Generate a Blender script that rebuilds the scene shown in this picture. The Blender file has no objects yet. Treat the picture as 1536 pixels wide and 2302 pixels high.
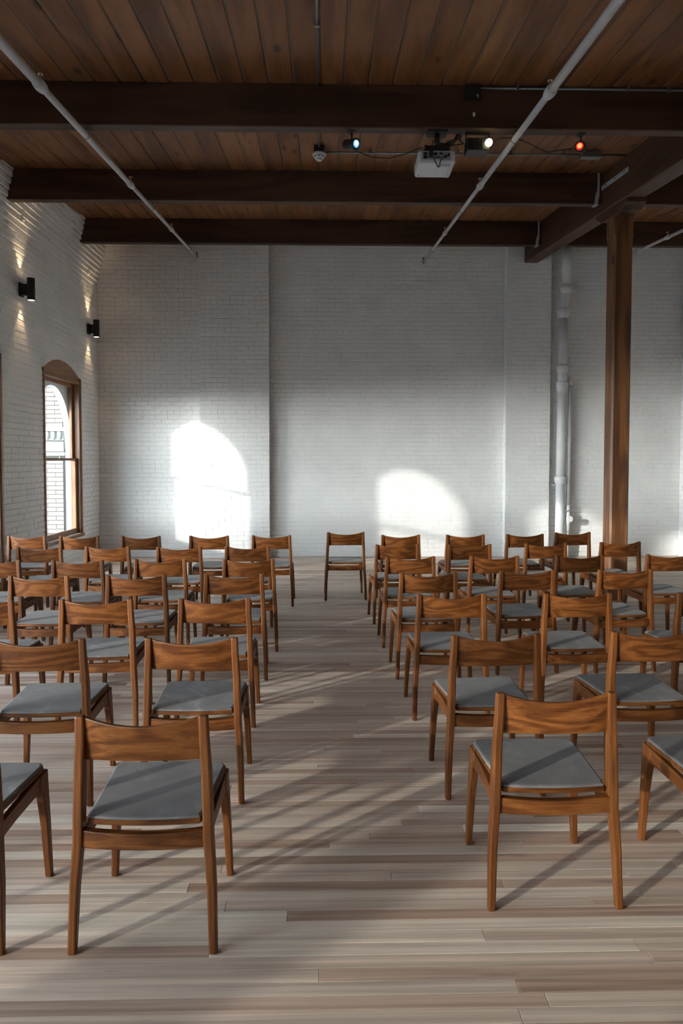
import bpy, bmesh, math, random
from mathutils import Vector, Matrix

R = math.radians
S = bpy.context.scene
COL = S.collection

# ------------------------------------------------------------------ camera
cam_d = bpy.data.cameras.new('camera')
cam = bpy.data.objects.new('camera', cam_d)
COL.objects.link(cam)
cam.location = (0, 0, 1.648)
cam.rotation_euler = (R(90 - 2.2), 0, R(-1.2))
cam_d.sensor_fit = 'VERTICAL'
cam_d.sensor_height = 36.0
cam_d.sensor_width = 24.0
cam_d.lens = 24.0
cam_d.shift_x = 8 / 2302
cam_d.shift_y = -59 / 2302
cam_d.clip_end = 400
S.camera = cam

# ------------------------------------------------------------------ light
SUN_AZ = 53.0          # degrees from the depth axis towards +x that the light travels
SUN_EL = 10.4
world = bpy.data.worlds.new('world')
S.world = world
world.use_nodes = True
wn = world.node_tree
for n in list(wn.nodes):
    wn.nodes.remove(n)
w_out = wn.nodes.new('ShaderNodeOutputWorld')
w_bg = wn.nodes.new('ShaderNodeBackground')
w_sky = wn.nodes.new('ShaderNodeTexSky')
w_sky.sky_type = 'NISHITA'
w_sky.sun_disc = False
w_sky.sun_elevation = R(SUN_EL)
w_sky.sun_rotation = R(180 + SUN_AZ)
w_sky.air_density = 1.0
w_sky.dust_density = 0.6
w_sky.ozone_density = 1.5
w_bg.inputs['Strength'].default_value = 0.6
w_tint = wn.nodes.new('ShaderNodeMix')          # overall white balance of the daylight
w_tint.data_type = 'RGBA'
w_tint.blend_type = 'MULTIPLY'
w_tint.inputs['Factor'].default_value = 1.0
w_tint.inputs['B'].default_value = (0.90, 1.0, 1.06, 1.0)
w_haze = wn.nodes.new('ShaderNodeHueSaturation')   # hazy, nearly colourless sky
w_haze.inputs['Saturation'].default_value = 0.25
wn.links.new(w_sky.outputs['Color'], w_haze.inputs['Color'])
wn.links.new(w_haze.outputs['Color'], w_tint.inputs['A'])
w_veil = wn.nodes.new('ShaderNodeMix')          # thin even cloud veil over the whole sky
w_veil.data_type = 'RGBA'
w_veil.blend_type = 'ADD'
w_veil.inputs['Factor'].default_value = 1.0
w_veil.inputs['B'].default_value = (2.55, 2.84, 3.25, 1.0)
wn.links.new(w_tint.outputs['Result'], w_veil.inputs['A'])
wn.links.new(w_veil.outputs['Result'], w_bg.inputs['Color'])
wn.links.new(w_bg.outputs['Background'], w_out.inputs['Surface'])

sun_d = bpy.data.lights.new('sun', 'SUN')
sun_d.energy = 1.85
sun_d.angle = R(1.3)
sun_d.color = (1.0, 0.95, 0.87)
sun = bpy.data.objects.new('sun', sun_d)
COL.objects.link(sun)
sun.location = (-12, -10, 8)
_dir = Vector((math.sin(R(SUN_AZ)) * math.cos(R(SUN_EL)), math.cos(R(SUN_AZ)) * math.cos(R(SUN_EL)), -math.sin(R(SUN_EL))))
sun.rotation_euler = _dir.to_track_quat('-Z', 'Y').to_euler()

S.view_settings.view_transform = 'Standard'
S.view_settings.look = 'None'
S.view_settings.gamma = 1.0
S.view_settings.use_curve_mapping = False
S.view_settings.exposure = 1.05

# ------------------------------------------------------------------ helpers
def setprops(o, label=None, cat=None, group=None, kind=None):
    if label: o['label'] = label
    if cat: o['category'] = cat
    if group: o['group'] = group
    if kind: o['kind'] = kind
    return o

def empty(name, loc=(0, 0, 0), rz=0.0, **kw):
    o = bpy.data.objects.new(name, None)
    COL.objects.link(o)
    o.location = loc
    o.rotation_euler = (0, 0, rz)
    o.empty_display_size = 0.1
    return setprops(o, **kw)

def link_mesh(name, me, mat=None, parent=None, **kw):
    o = bpy.data.objects.new(name, me)
    COL.objects.link(o)
    if mat is not None and len(me.materials) == 0:
        me.materials.append(mat)
    if parent is not None:
        o.parent = parent
    return setprops(o, **kw)

def copy_tree(o, parent=None):
    c = o.copy()
    COL.objects.link(c)
    if parent is not None:
        c.parent = parent
    for ch in [x for x in COL.objects if x.parent == o]:
        copy_tree(ch, c)
    return c

class MB:
    """collects plain geometry for one mesh"""
    def __init__(s):
        s.v, s.f, s.sm = [], [], []
    def add(s, vs, fs, smooth=False):
        b = len(s.v)
        s.v += [tuple(p) for p in vs]
        for q in fs:
            s.f.append(tuple(b + i for i in q)); s.sm.append(smooth)
        return s
    def box(s, x0, x1, y0, y1, z0, z1):
        vs = [(x0,y0,z0),(x1,y0,z0),(x1,y1,z0),(x0,y1,z0),(x0,y0,z1),(x1,y0,z1),(x1,y1,z1),(x0,y1,z1)]
        return s.add(vs, [(0,3,2,1),(4,5,6,7),(0,1,5,4),(1,2,6,5),(2,3,7,6),(3,0,4,7)])
    def loft(s, secs, smooth=False, cap=True):
        n = len(secs[0]); vs = [p for q in secs for p in q]; fs = []
        for k in range(len(secs) - 1):
            for i in range(n):
                j = (i + 1) % n
                fs.append((k*n+i, k*n+j, (k+1)*n+j, (k+1)*n+i))
        b = len(s.v)
        s.add(vs, fs, smooth)
        if cap:
            s.f.append(tuple(b + i for i in reversed(range(n)))); s.sm.append(False)
            m = (len(secs) - 1) * n
            s.f.append(tuple(b + m + i for i in range(n))); s.sm.append(False)
        return s
    def tube(s, pts, rad, n=14, cap=True):
        pts = [Vector(p) for p in pts]
        rads = rad if isinstance(rad, (list, tuple)) else [rad] * len(pts)
        secs = []; prev = None
        for i, p in enumerate(pts):
            if i == 0: t = pts[1] - p
            elif i == len(pts) - 1: t = p - pts[i-1]
            else: t = (pts[i+1] - p).normalized() + (p - pts[i-1]).normalized()
            t.normalize()
            if prev is None:
                a = Vector((0, 0, 1)) if abs(t.z) < .9 else Vector((1, 0, 0))
            else:
                a = prev
            u = (a - t * a.dot(t)).normalized(); prev = u
            w = t.cross(u)
            secs.append([p + (u * math.cos(2*math.pi*k/n) + w * math.sin(2*math.pi*k/n)) * rads[i] for k in range(n)])
        return s.loft(secs, True, cap)
    def build(s, name, mat, parent=None, bevel=0.0, seg=2, **kw):
        me = bpy.data.meshes.new(name)
        me.from_pydata(s.v, [], s.f)
        me.polygons.foreach_set('use_smooth', s.sm)
        if bevel > 0:
            bm = bmesh.new(); bm.from_mesh(me)
            bmesh.ops.recalc_face_normals(bm, faces=bm.faces)
            es = [e for e in bm.edges if len(e.link_faces) == 2 and e.calc_face_angle(0) > R(28)]
            bmesh.ops.bevel(bm, geom=es, offset=bevel, segments=seg, affect='EDGES', profile=.5, clamp_overlap=True)
            bm.to_mesh(me); bm.free()
        else:
            bm = bmesh.new(); bm.from_mesh(me)
            bmesh.ops.recalc_face_normals(bm, faces=bm.faces)
            bm.to_mesh(me); bm.free()
        me.update()
        return link_mesh(name, me, mat, parent, **kw)

# ------------------------------------------------------------------ materials
def mat_new(name):
    m = bpy.data.materials.new(name); m.use_nodes = True
    nt = m.node_tree
    for n in list(nt.nodes): nt.nodes.remove(n)
    out = nt.nodes.new('ShaderNodeOutputMaterial')
    b = nt.nodes.new('ShaderNodeBsdfPrincipled')
    nt.links.new(b.outputs[0], out.inputs[0])
    return m, nt, b

def node(nt, typ, **kw):
    n = nt.nodes.new(typ)
    for k, v in kw.items():
        if k == 'ins':
            for kk, vv in v.items(): n.inputs[kk].default_value = vv
        else: setattr(n, k, v)
    return n

def ramp(nt, stops):
    n = nt.nodes.new('ShaderNodeValToRGB')
    el = n.color_ramp.elements
    while len(el) < len(stops): el.new(0.5)
    for e, (p, c) in zip(el, stops):
        e.position = p; e.color = (*c, 1)
    return n

def plain(name, col, rough=.5, metal=0.0, spec=.5, noise=0.0, nscale=6.0, bump=0.0, bscale=40.0):
    m, nt, b = mat_new(name)
    b.inputs['Roughness'].default_value = rough
    b.inputs['Metallic'].default_value = metal
    b.inputs['Specular IOR Level'].default_value = spec
    b.inputs['Base Color'].default_value = (*col, 1)
    if noise or bump:
        tc = node(nt, 'ShaderNodeTexCoord')
    if noise:
        n = node(nt, 'ShaderNodeTexNoise', ins={'Scale': nscale, 'Detail': 5.0})
        nt.links.new(tc.outputs['Object'], n.inputs['Vector'])
        r = ramp(nt, [(.3, tuple(c * (1 - noise) for c in col)), (.7, tuple(min(1, c * (1 + noise)) for c in col))])
        nt.links.new(n.outputs['Fac'], r.inputs['Fac'])
        nt.links.new(r.outputs['Color'], b.inputs['Base Color'])
    if bump:
        n2 = node(nt, 'ShaderNodeTexNoise', ins={'Scale': bscale, 'Detail': 4.0})
        nt.links.new(tc.outputs['Object'], n2.inputs['Vector'])
        bp = node(nt, 'ShaderNodeBump', ins={'Strength': bump, 'Distance': .01})
        nt.links.new(n2.outputs['Fac'], bp.inputs['Height'])
        nt.links.new(bp.outputs['Normal'], b.inputs['Normal'])
    return m

def emit(name, col, strength):
    m, nt, b = mat_new(name)
    b.inputs['Base Color'].default_value = (*[c * .3 for c in col], 1)
    b.inputs['Emission Color'].default_value = (*col, 1)
    b.inputs['Emission Strength'].default_value = strength
    return m

def wood(name, axis, dark, mid, light, rough=.42, spec=.5, ra=.34, fa=.5, ba=.42, along=1.6, across=11.0, rings=26.0, fibre=150.0, knots=0.0, spread=.16, bump=.06, offset=True, coat=0.0):
    """grain that runs along one object axis, shifted for every object"""
    m, nt, b = mat_new(name)
    tc = node(nt, 'ShaderNodeTexCoord')
    oi = node(nt, 'ShaderNodeObjectInfo')
    vec = tc.outputs['Object']
    if offset:
        mul = node(nt, 'ShaderNodeMath', operation='MULTIPLY', ins={1: 37.0})
        nt.links.new(oi.outputs['Random'], mul.inputs[0])
        add = node(nt, 'ShaderNodeVectorMath', operation='ADD')
        nt.links.new(vec, add.inputs[0]); nt.links.new(mul.outputs[0], add.inputs[1])
        vec = add.outputs[0]
    def scaled(a, c):
        mp = node(nt, 'ShaderNodeMapping')
        sc = [c, c, c]; sc['xyz'.index(axis)] = a
        mp.inputs['Scale'].default_value = sc
        nt.links.new(vec, mp.inputs['Vector'])
        return mp.outputs[0]
    n1 = node(nt, 'ShaderNodeTexNoise', ins={'Scale': 1.0, 'Detail': 2.0, 'Roughness': .45, 'Distortion': .3})
    nt.links.new(scaled(along, across), n1.inputs['Vector'])
    mm = node(nt, 'ShaderNodeMath', operation='MULTIPLY', ins={1: rings})
    nt.links.new(n1.outputs['Fac'], mm.inputs[0])
    sn = node(nt, 'ShaderNodeMath', operation='SINE')
    nt.links.new(mm.outputs[0], sn.inputs[0])
    mr = node(nt, 'ShaderNodeMapRange', ins={1: -1.0, 2: 1.0, 3: 0.0, 4: 1.0})
    nt.links.new(sn.outputs[0], mr.inputs[0])
    n2 = node(nt, 'ShaderNodeTexNoise', ins={'Scale': 1.0, 'Detail': 3.0, 'Roughness': .6})
    nt.links.new(scaled(fibre * .03, fibre), n2.inputs['Vector'])
    n3 = node(nt, 'ShaderNodeTexNoise', ins={'Scale': 1.0, 'Detail': 2.0})
    nt.links.new(scaled(along * .8, along * 2.2), n3.inputs['Vector'])
    a1 = node(nt, 'ShaderNodeMath', operation='MULTIPLY', ins={1: ra}); nt.links.new(mr.outputs[0], a1.inputs[0])
    a2 = node(nt, 'ShaderNodeMath', operation='MULTIPLY_ADD', ins={1: fa}); nt.links.new(n2.outputs['Fac'], a2.inputs[0]); nt.links.new(a1.outputs[0], a2.inputs[2])
    a3 = node(nt, 'ShaderNodeMath', operation='MULTIPLY_ADD', ins={1: ba}); nt.links.new(n3.outputs['Fac'], a3.inputs[0]); nt.links.new(a2.outputs[0], a3.inputs[2])
    r = ramp(nt, [(.28, dark), (.62, mid), (.95, light)])
    nt.links.new(a3.outputs[0], r.inputs['Fac'])
    colo = r.outputs['Color']
    hsv = node(nt, 'ShaderNodeHueSaturation')
    vr = node(nt, 'ShaderNodeMapRange', ins={3: 1 - spread, 4: 1 + spread})
    nt.links.new(oi.outputs['Random'], vr.inputs[0])
    nt.links.new(vr.outputs[0], hsv.inputs['Value'])
    nt.links.new(colo, hsv.inputs['Color'])
    colo = hsv.outputs['Color']
    if knots:
        vo = node(nt, 'ShaderNodeTexVoronoi', feature='F1', ins={'Scale': 1.0, 'Randomness': 1.0})
        nt.links.new(scaled(1.5, 3.6), vo.inputs['Vector'])
        kr = ramp(nt, [(.0, (1, 1, 1)), (.07, (.9, .9, .9)), (.13, (0, 0, 0))])
        nt.links.new(vo.outputs['Distance'], kr.inputs['Fac'])
        km = node(nt, 'ShaderNodeMath', operation='MULTIPLY', ins={1: knots}); nt.links.new(kr.outputs['Color'], km.inputs[0])
        mx = node(nt, 'ShaderNodeMix', data_type='RGBA')
        nt.links.new(km.outputs[0], mx.inputs['Factor'])
        nt.links.new(colo, mx.inputs['A']); mx.inputs['B'].default_value = (*[c * .35 for c in dark], 1)
        colo = mx.outputs['Result']
    nt.links.new(colo, b.inputs['Base Color'])
    b.inputs['Roughness'].default_value = rough
    b.inputs['Specular IOR Level'].default_value = spec
    b.inputs['Coat Weight'].default_value = coat
    b.inputs['Coat Roughness'].default_value = .3
    bp = node(nt, 'ShaderNodeBump', ins={'Strength': bump, 'Distance': .004})
    nt.links.new(n2.outputs['Fac'], bp.inputs['Height'])
    nt.links.new(bp.outputs['Normal'], b.inputs['Normal'])
    return m

CH_D, CH_M, CH_L = (.036, .0098, .0025), (.120, .0375, .0085), (.232, .085, .021)
M = {}
for ax in 'xyz':
    M['chair_' + ax] = wood('walnut_stained_oak_' + ax, ax, CH_D, CH_M, CH_L, rough=.40, spec=.3, spread=.16, rings=(44.0 if ax == 'x' else 14.0), along=(1.5 if ax == 'x' else 1.2), across=(9.0 if ax == 'x' else 14.0), ra=(.30 if ax == 'x' else .13), fa=(.62 if ax == 'x' else .74), ba=(.30 if ax == 'x' else .36), fibre=(190.0 if ax == 'x' else 150.0))
    M['beam_' + ax] = wood('old_beam_timber_' + ax, ax, (.024, .010, .005), (.055, .0225, .0105), (.09, .039, .018), rough=.6, along=.5, across=4.5, rings=18, fibre=70, knots=.5, spread=.1, bump=.25)
M['post'] = wood('old_post_timber', 'z', (.035, .0125, .005), (.125, .048, .0165), (.24, .10, .036), rough=.5, along=.7, across=5.5, rings=20, fibre=90, knots=.85, spread=.05, bump=.3)
M['ceiling_board'] = wood('ceiling_board_timber', 'y', (.085, .031, .0095), (.18, .068, .0215), (.27, .112, .038), rough=.58, along=.45, across=5.0, rings=16, fibre=70, knots=.85, spread=.16, bump=.2)
M['frame_wood'] = wood('window_frame_wood', 'z', (.16, .075, .034), (.27, .13, .062), (.34, .175, .09), rough=.42, spread=.04)
M['tympanum'] = wood('window_arch_panel_wood', 'y', (.22, .115, .06), (.33, .18, .10), (.4, .225, .13), rough=.5, rings=8, spread=.03)
M['white_pipe'] = plain('white_painted_pipe', (.66, .67, .69), .42, noise=.05, nscale=9, bump=.05)
M['sprinkler'] = plain('dusty_white_sprinkler_paint', (.50, .505, .53), .5, noise=.06, nscale=9)
M['grey_metal'] = plain('galvanised_conduit', (.20, .215, .23), .4, metal=.6)
M['strap'] = plain('galvanised_strap', (.52, .53, .57), .45, metal=.3)
M['black'] = plain('black_powder_coat', (.012, .012, .013), .45)
M['black_plastic'] = plain('black_plastic', (.016, .016, .017), .5)
M['white_plastic'] = plain('white_plastic', (.54, .56, .59), .4)
M['grey_plastic'] = plain('grey_panel_plastic', (.30, .31, .33), .45)
M['dark_hole'] = plain('dark_connector', (.02, .02, .022), .5)
M['ceiling_gap'] = plain('pale_groove_paint', (.15, .147, .14), .7)
M['plaster'] = plain('white_painted_wall', (.82, .82, .82), .6, bump=.2, bscale=25)
M['asphalt'] = plain('asphalt', (.30, .30, .30), .9, noise=.15, nscale=.8)
M['chrome'] = plain('brass_latch', (.55, .45, .3), .3, metal=.9)
M['stone'] = plain('pale_limestone', (.34, .335, .32), .8, noise=.08, nscale=5)
M['buff_brick'] = plain('buff_brick', (.25, .23, .20), .85, noise=.1, nscale=3)
M['mortar'] = plain('grey_mortar', (.12, .117, .11), .9)
M['zinc'] = plain('zinc_downpipe', (.26, .30, .34), .6, metal=.0)
M['subfloor'] = plain('dark_floor_seam', (.09, .05, .03), .8)
M['lamp_warm'] = emit('sconce_lens_glow', (1.0, .72, .42), 6.0)
M['lamp_blue'] = emit('cyan_lens_glow', (.16, .55, .85), .45)
M['lamp_white'] = emit('white_blue_lens_glow', (.75, .95, 1.0), 1.6)
M['lamp_yellow'] = emit('yellow_lens_glow', (1.0, .93, .45), 6.0)
M['lamp_red'] = emit('red_lens_glow', (1.0, .025, .01), .3)
M['lamp_red_hot'] = emit('red_lens_core', (1.0, .12, .04), 2.0)

def make_brick_mat():
    m, nt, b = mat_new('white_painted_brick')
    tc = node(nt, 'ShaderNodeTexCoord'); geo = node(nt, 'ShaderNodeNewGeometry')
    n = node(nt, 'ShaderNodeTexNoise', ins={'Scale': 2.3, 'Detail': 5.0})
    nt.links.new(geo.outputs['Position'], n.inputs['Vector'])
    r = ramp(nt, [(.3, (.80, .80, .80)), (.7, (.87, .87, .87))])
    nt.links.new(n.outputs['Fac'], r.inputs['Fac'])
    nt.links.new(r.outputs['Color'], b.inputs['Base Color'])
    b.inputs['Roughness'].default_value = .5
    n2 = node(nt, 'ShaderNodeTexNoise', ins={'Scale': 38.0, 'Detail': 5.0, 'Roughness': .65})
    nt.links.new(geo.outputs['Position'], n2.inputs['Vector'])
    bp = node(nt, 'ShaderNodeBump', ins={'Strength': .55, 'Distance': .012})
    nt.links.new(n2.outputs['Fac'], bp.inputs['Height'])
    nt.links.new(bp.outputs['Normal'], b.inputs['Normal'])
    return m
M['brick'] = make_brick_mat()

def make_floor_mat():
    m, nt, b = mat_new('pale_strip_floor_wood')
    geo = node(nt, 'ShaderNodeNewGeometry')
    at = node(nt, 'ShaderNodeAttribute', attribute_name='tone')
    off = node(nt, 'ShaderNodeMath', operation='MULTIPLY', ins={1: 53.0}); nt.links.new(at.outputs['Fac'], off.inputs[0])
    add = node(nt, 'ShaderNodeVectorMath', operation='ADD')
    nt.links.new(geo.outputs['Position'], add.inputs[0]); nt.links.new(off.outputs[0], add.inputs[1])
    mp = node(nt, 'ShaderNodeMapping'); mp.inputs['Scale'].default_value = (.8, 42, 1)
    nt.links.new(add.outputs[0], mp.inputs['Vector'])
    n = node(nt, 'ShaderNodeTexNoise', ins={'Scale': 1.0, 'Detail': 4.0, 'Roughness': .55, 'Distortion': .4})
    nt.links.new(mp.outputs[0], n.inputs['Vector'])
    r = ramp(nt, [(0, (.37, .225, .15)), (.16, (.50, .335, .245)), (.45, (.63, .475, .365)), (.75, (.74, .60, .475)), (1, (.80, .685, .55))])
    nt.links.new(at.outputs['Fac'], r.inputs['Fac'])
    hs = node(nt, 'ShaderNodeHueSaturation', ins={'Saturation': .92})
    mr = node(nt, 'ShaderNodeMapRange', ins={1: .25, 2: .75, 3: .58, 4: 1.26}); nt.links.new(n.outputs['Fac'], mr.inputs[0])
    nt.links.new(mr.outputs[0], hs.inputs['Value']); nt.links.new(r.outputs['Color'], hs.inputs['Color'])
    # small dark specks and mineral streaks
    mp2 = node(nt, 'ShaderNodeMapping'); mp2.inputs['Scale'].default_value = (3.2, 20, 1)
    nt.links.new(add.outputs[0], mp2.inputs['Vector'])
    n2 = node(nt, 'ShaderNodeTexNoise', ins={'Scale': 1.0, 'Detail': 2.0}); nt.links.new(mp2.outputs[0], n2.inputs['Vector'])
    sr = ramp(nt, [(.68, (0, 0, 0)), (.8, (.55, .55, .55))]); nt.links.new(n2.outputs['Fac'], sr.inputs['Fac'])
    mx = node(nt, 'ShaderNodeMix', data_type='RGBA'); nt.links.new(sr.outputs['Color'], mx.inputs['Factor'])
    nt.links.new(hs.outputs['Color'], mx.inputs['A']); mx.inputs['B'].default_value = (.20, .13, .10, 1)
    nt.links.new(mx.outputs['Result'], b.inputs['Base Color'])
    b.inputs['Roughness'].default_value = .48
    b.inputs['Specular IOR Level'].default_value = .4
    bp = node(nt, 'ShaderNodeBump', ins={'Strength': .08, 'Distance': .003})
    nt.links.new(n.outputs['Fac'], bp.inputs['Height']); nt.links.new(bp.outputs['Normal'], b.inputs['Normal'])
    return m
M['floor'] = make_floor_mat()

def make_seat_mat():
    m, nt, b = mat_new('grey_seat_upholstery')
    tc = node(nt, 'ShaderNodeTexCoord'); oi = node(nt, 'ShaderNodeObjectInfo')
    mul = node(nt, 'ShaderNodeMath', operation='MULTIPLY', ins={1: 91.0}); nt.links.new(oi.outputs['Random'], mul.inputs[0])
    add = node(nt, 'ShaderNodeVectorMath', operation='ADD'); nt.links.new(tc.outputs['Object'], add.inputs[0]); nt.links.new(mul.outputs[0], add.inputs[1])
    n = node(nt, 'ShaderNodeTexNoise', ins={'Scale': 5.5, 'Detail': 5.0, 'Roughness': .6, 'Distortion': 1.2}); nt.links.new(add.outputs[0], n.inputs['Vector'])
    r = ramp(nt, [(.36, (.105, .094, .093)), (.58, (.138, .128, .128)), (.76, (.23, .225, .23))])
    nt.links.new(n.outputs['Fac'], r.inputs['Fac']); nt.links.new(r.outputs['Color'], b.inputs['Base Color'])
    b.inputs['Roughness'].default_value = .62
    b.inputs['Sheen Weight'].default_value = .10
    n2 = node(nt, 'ShaderNodeTexNoise', ins={'Scale': 420.0, 'Detail': 2.0}); nt.links.new(tc.outputs['Object'], n2.inputs['Vector'])
    bp = node(nt, 'ShaderNodeBump', ins={'Strength': .15, 'Distance': .002}); nt.links.new(n2.outputs['Fac'], bp.inputs['Height'])
    nt.links.new(bp.outputs['Normal'], b.inputs['Normal'])
    return m
M['seat'] = make_seat_mat()

def make_glass():
    m = bpy.data.materials.new('window_glass'); m.use_nodes = True
    nt = m.node_tree
    for n in list(nt.nodes): nt.nodes.remove(n)
    out = nt.nodes.new('ShaderNodeOutputMaterial')
    tr = node(nt, 'ShaderNodeBsdfTransparent'); tr.inputs['Color'].default_value = (.95, .97, .97, 1)
    gl = node(nt, 'ShaderNodeBsdfGlossy', ins={'Roughness': .02})
    lw = node(nt, 'ShaderNodeLayerWeight', ins={'Blend': .5})
    pw = node(nt, 'ShaderNodeMath', operation='POWER', ins={1: 5.0}); nt.links.new(lw.outputs['Facing'], pw.inputs[0])
    fr = node(nt, 'ShaderNodeMath', operation='MULTIPLY_ADD', ins={1: .9, 2: .035}); nt.links.new(pw.outputs[0], fr.inputs[0])
    mx = node(nt, 'ShaderNodeMixShader')
    nt.links.new(fr.outputs[0], mx.inputs[0]); nt.links.new(tr.outputs[0], mx.inputs[1]); nt.links.new(gl.outputs[0], mx.inputs[2])
    nt.links.new(mx.outputs[0], out.inputs[0])
    return m
M['glass'] = make_glass()

# ------------------------------------------------------------------ room dimensions
XL, XR = -3.75, 8.6            # inner faces of the side walls
YB, YF = 11.5, -6.6            # far wall (in view) and the wall behind the viewer
TW = .24                       # wall thickness
cz = lambda y: 4.265 + .096 * y        # underside of the ceiling boards
bz = lambda y: 3.905 + .096 * y        # underside of the beams
rng = random.Random(7)

# ------------------------------------------------------------------ floor
def board_mesh(name, boards, mat):
    """boards: (x0, x1, y0, y1, tone); each a plank with chamfered top edges"""
    vs, fs, tone = [], [], []
    for (x0, x1, y0, y1, t) in boards:
        b = len(vs); c = .0006; g = .0008
        zt = rng.uniform(-.0003, .0003)
        vs += [(x0+g,y0+g,-.018),(x1-g,y0+g,-.018),(x1-g,y1-g,-.018),(x0+g,y1-g,-.018),
               (x0+g,y0+g,zt-c),(x1-g,y0+g,zt-c),(x1-g,y1-g,zt-c),(x0+g,y1-g,zt-c),
               (x0+g+c,y0+g+c,zt),(x1-g-c,y0+g+c,zt),(x1-g-c,y1-g-c,zt),(x0+g+c,y1-g-c,zt)]
        q = [(0,1,5,4),(1,2,6,5),(2,3,7,6),(3,0,4,7),(4,5,9,8),(5,6,10,9),(6,7,11,10),(7,4,8,11),(8,9,10,11)]
        fs += [tuple(b+i for i in k) for k in q]
        tone += [t] * len(q)
    me = bpy.data.meshes.new(name)
    me.from_pydata(vs, [], fs)
    a = me.attributes.new('tone', 'FLOAT', 'FACE')
    a.data.foreach_set('value', tone)
    me.materials.append(mat)
    return me

floor = MB().box(XL - .02, XR + .02, YF - .02, YB + .02, -.12, -.016).build('floor', M['subfloor'], kind='structure')
BW = .0572
near, rest = [], []
row = 0
y = YF
while y < YB - .001:
    y1 = min(y + BW, YB)
    x = XL - rng.uniform(0, 1.6)
    while x < XR:
        L = rng.choice([.9, 1.3, 1.7, 2.1, 2.6, 3.1]) * rng.uniform(.85, 1.15)
        x0, x1 = max(x, XL), min(x + L, XR)
        t = min(1, max(.1, rng.gauss(.52, .24)))
        if x1 - x0 > .03:
            b = (x0, x1, y, y1, t)
            hw = .5 * y1 + .12
            if 1.9 < y and x1 > -hw and x0 < hw and len(near) < 300: near.append(b)
            else: rest.append(b)
        x += L
    y = y1
for b in near:
    link_mesh('floor_board', board_mesh('floor_board', [b], M['floor']), None, floor)
link_mesh('strip_boards', board_mesh('strip_boards', rest, M['floor']), None, floor, kind='stuff')

# ------------------------------------------------------------------ bricks
BRH, BRL = .0749, .208
def brick_geo(w, h, jit, r):
    """front of a painted brick in local u (right), v (up), n (out of the wall); rounded by thick paint"""
    hu, hv = w / 2 - .0006, h / 2 - .0042
    c = .0045
    q = lambda: r.uniform(-jit, jit)
    vs = []
    for (k, n0) in ((0, -.03), (0, -.0055), (c, 0.0)):
        for (su, sv) in ((-1,-1),(1,-1),(1,1),(-1,1)):
            vs.append((su * (hu - k * .5) + q() * .6, sv * (hv - k) + q() * .9, n0 + (q() * .7 if n0 > -.02 else 0)))
    fs = [(0,1,5,4),(1,2,6,5),(2,3,7,6),(3,0,4,7),(4,5,9,8),(5,6,10,9),(6,7,11,10),(7,4,8,11),(8,9,10,11)]
    return vs, fs

class Bricks:
    """collects brick slots on one wall face and turns them into objects and one rest mesh"""
    def __init__(s, org, ud, nd):
        s.o, s.u, s.n = Vector(org), Vector(ud), Vector(nd)
        s.items = []
        s.z = Vector((0, 0, 1))
    def put(s, u, z, w, h, off=0.0, rot=0.0):
        s.items.append((u, z, w, h, off, rot))
    def courses(s, u0, u1, z0, z1, hole=None, offf=None, seed=1, bond=6, phase=0):
        r = random.Random(seed); k = 0; z = z0
        while z < z1 - .02:
            h = min(BRH, z1 - z)
            header = (k % bond) == phase
            L0 = BRL / 2 if header else BRL
            u = u0 - (L0 / 2 if (k % 2) else 0) - r.uniform(0, .02)
            while u < u1:
                L = L0 * r.uniform(.97, 1.03)
                a, b = max(u, u0), min(u + L, u1)
                u += L
                if b - a < .02: continue
                segs = [(a, b)] if hole is None else hole(a, b, z, z + h)
                for (p, q) in segs:
                    if q - p > .018:
                        o = (offf(z + h / 2) if offf else 0.0) + r.uniform(-.0026, .0026)
                        s.put((p + q) / 2, z + h / 2 + r.uniform(-.0012, .0012), q - p, h, o, r.uniform(-.006, .006))
            z += h; k += 1
    def finish(s, parent, score=None, limit=300, restname='brick_courses', seed=3):
        r = random.Random(seed)
        order = list(range(len(s.items)))
        if score: order.sort(key=lambda i: score(s.items[i]))
        single = set(order[:limit]) if limit else set()
        variants = {}
        vs, fs = [], []
        for i, (u, z, w, h, off, rot) in enumerate(s.items):
            org = s.o + s.u * u + s.n * off + s.z * z
            if i in single:
                key = (round(w / .02), round(h / .01), r.randrange(4))
                if key not in variants:
                    bv, bf = brick_geo(w, h, .0024, r)
                    me = bpy.data.meshes.new('brick'); me.from_pydata(bv, [], bf); me.materials.append(M['brick'])
                    variants[key] = (me, w)
                o = link_mesh('brick', variants[key][0], None, parent)
                sc = (w - .0012) / (variants[key][1] - .0012)
                m = Matrix((s.u, s.z, s.n)).transposed().to_4x4() @ Matrix.Rotation(rot, 4, 'Z')
                m = m @ Matrix.Diagonal((sc, 1, 1, 1))
                m.translation = org
                o.matrix_world = m
            else:
                bv, bf = brick_geo(w, h, .0024, r)
                b = len(vs); ca, sa = math.cos(rot), math.sin(rot)
                for (a, c, n) in bv:
                    a2, c2 = a * ca - c * sa, a * sa + c * ca
                    vs.append(tuple(org + s.u * a2 + s.z * c2 + s.n * n))
                fs += [tuple(b + k for k in q) for q in bf]
        if vs:
            me = bpy.data.meshes.new(restname); me.from_pydata(vs, [], fs); me.materials.append(M['brick'])
            link_mesh(restname, me, None, parent, kind='stuff')

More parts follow.
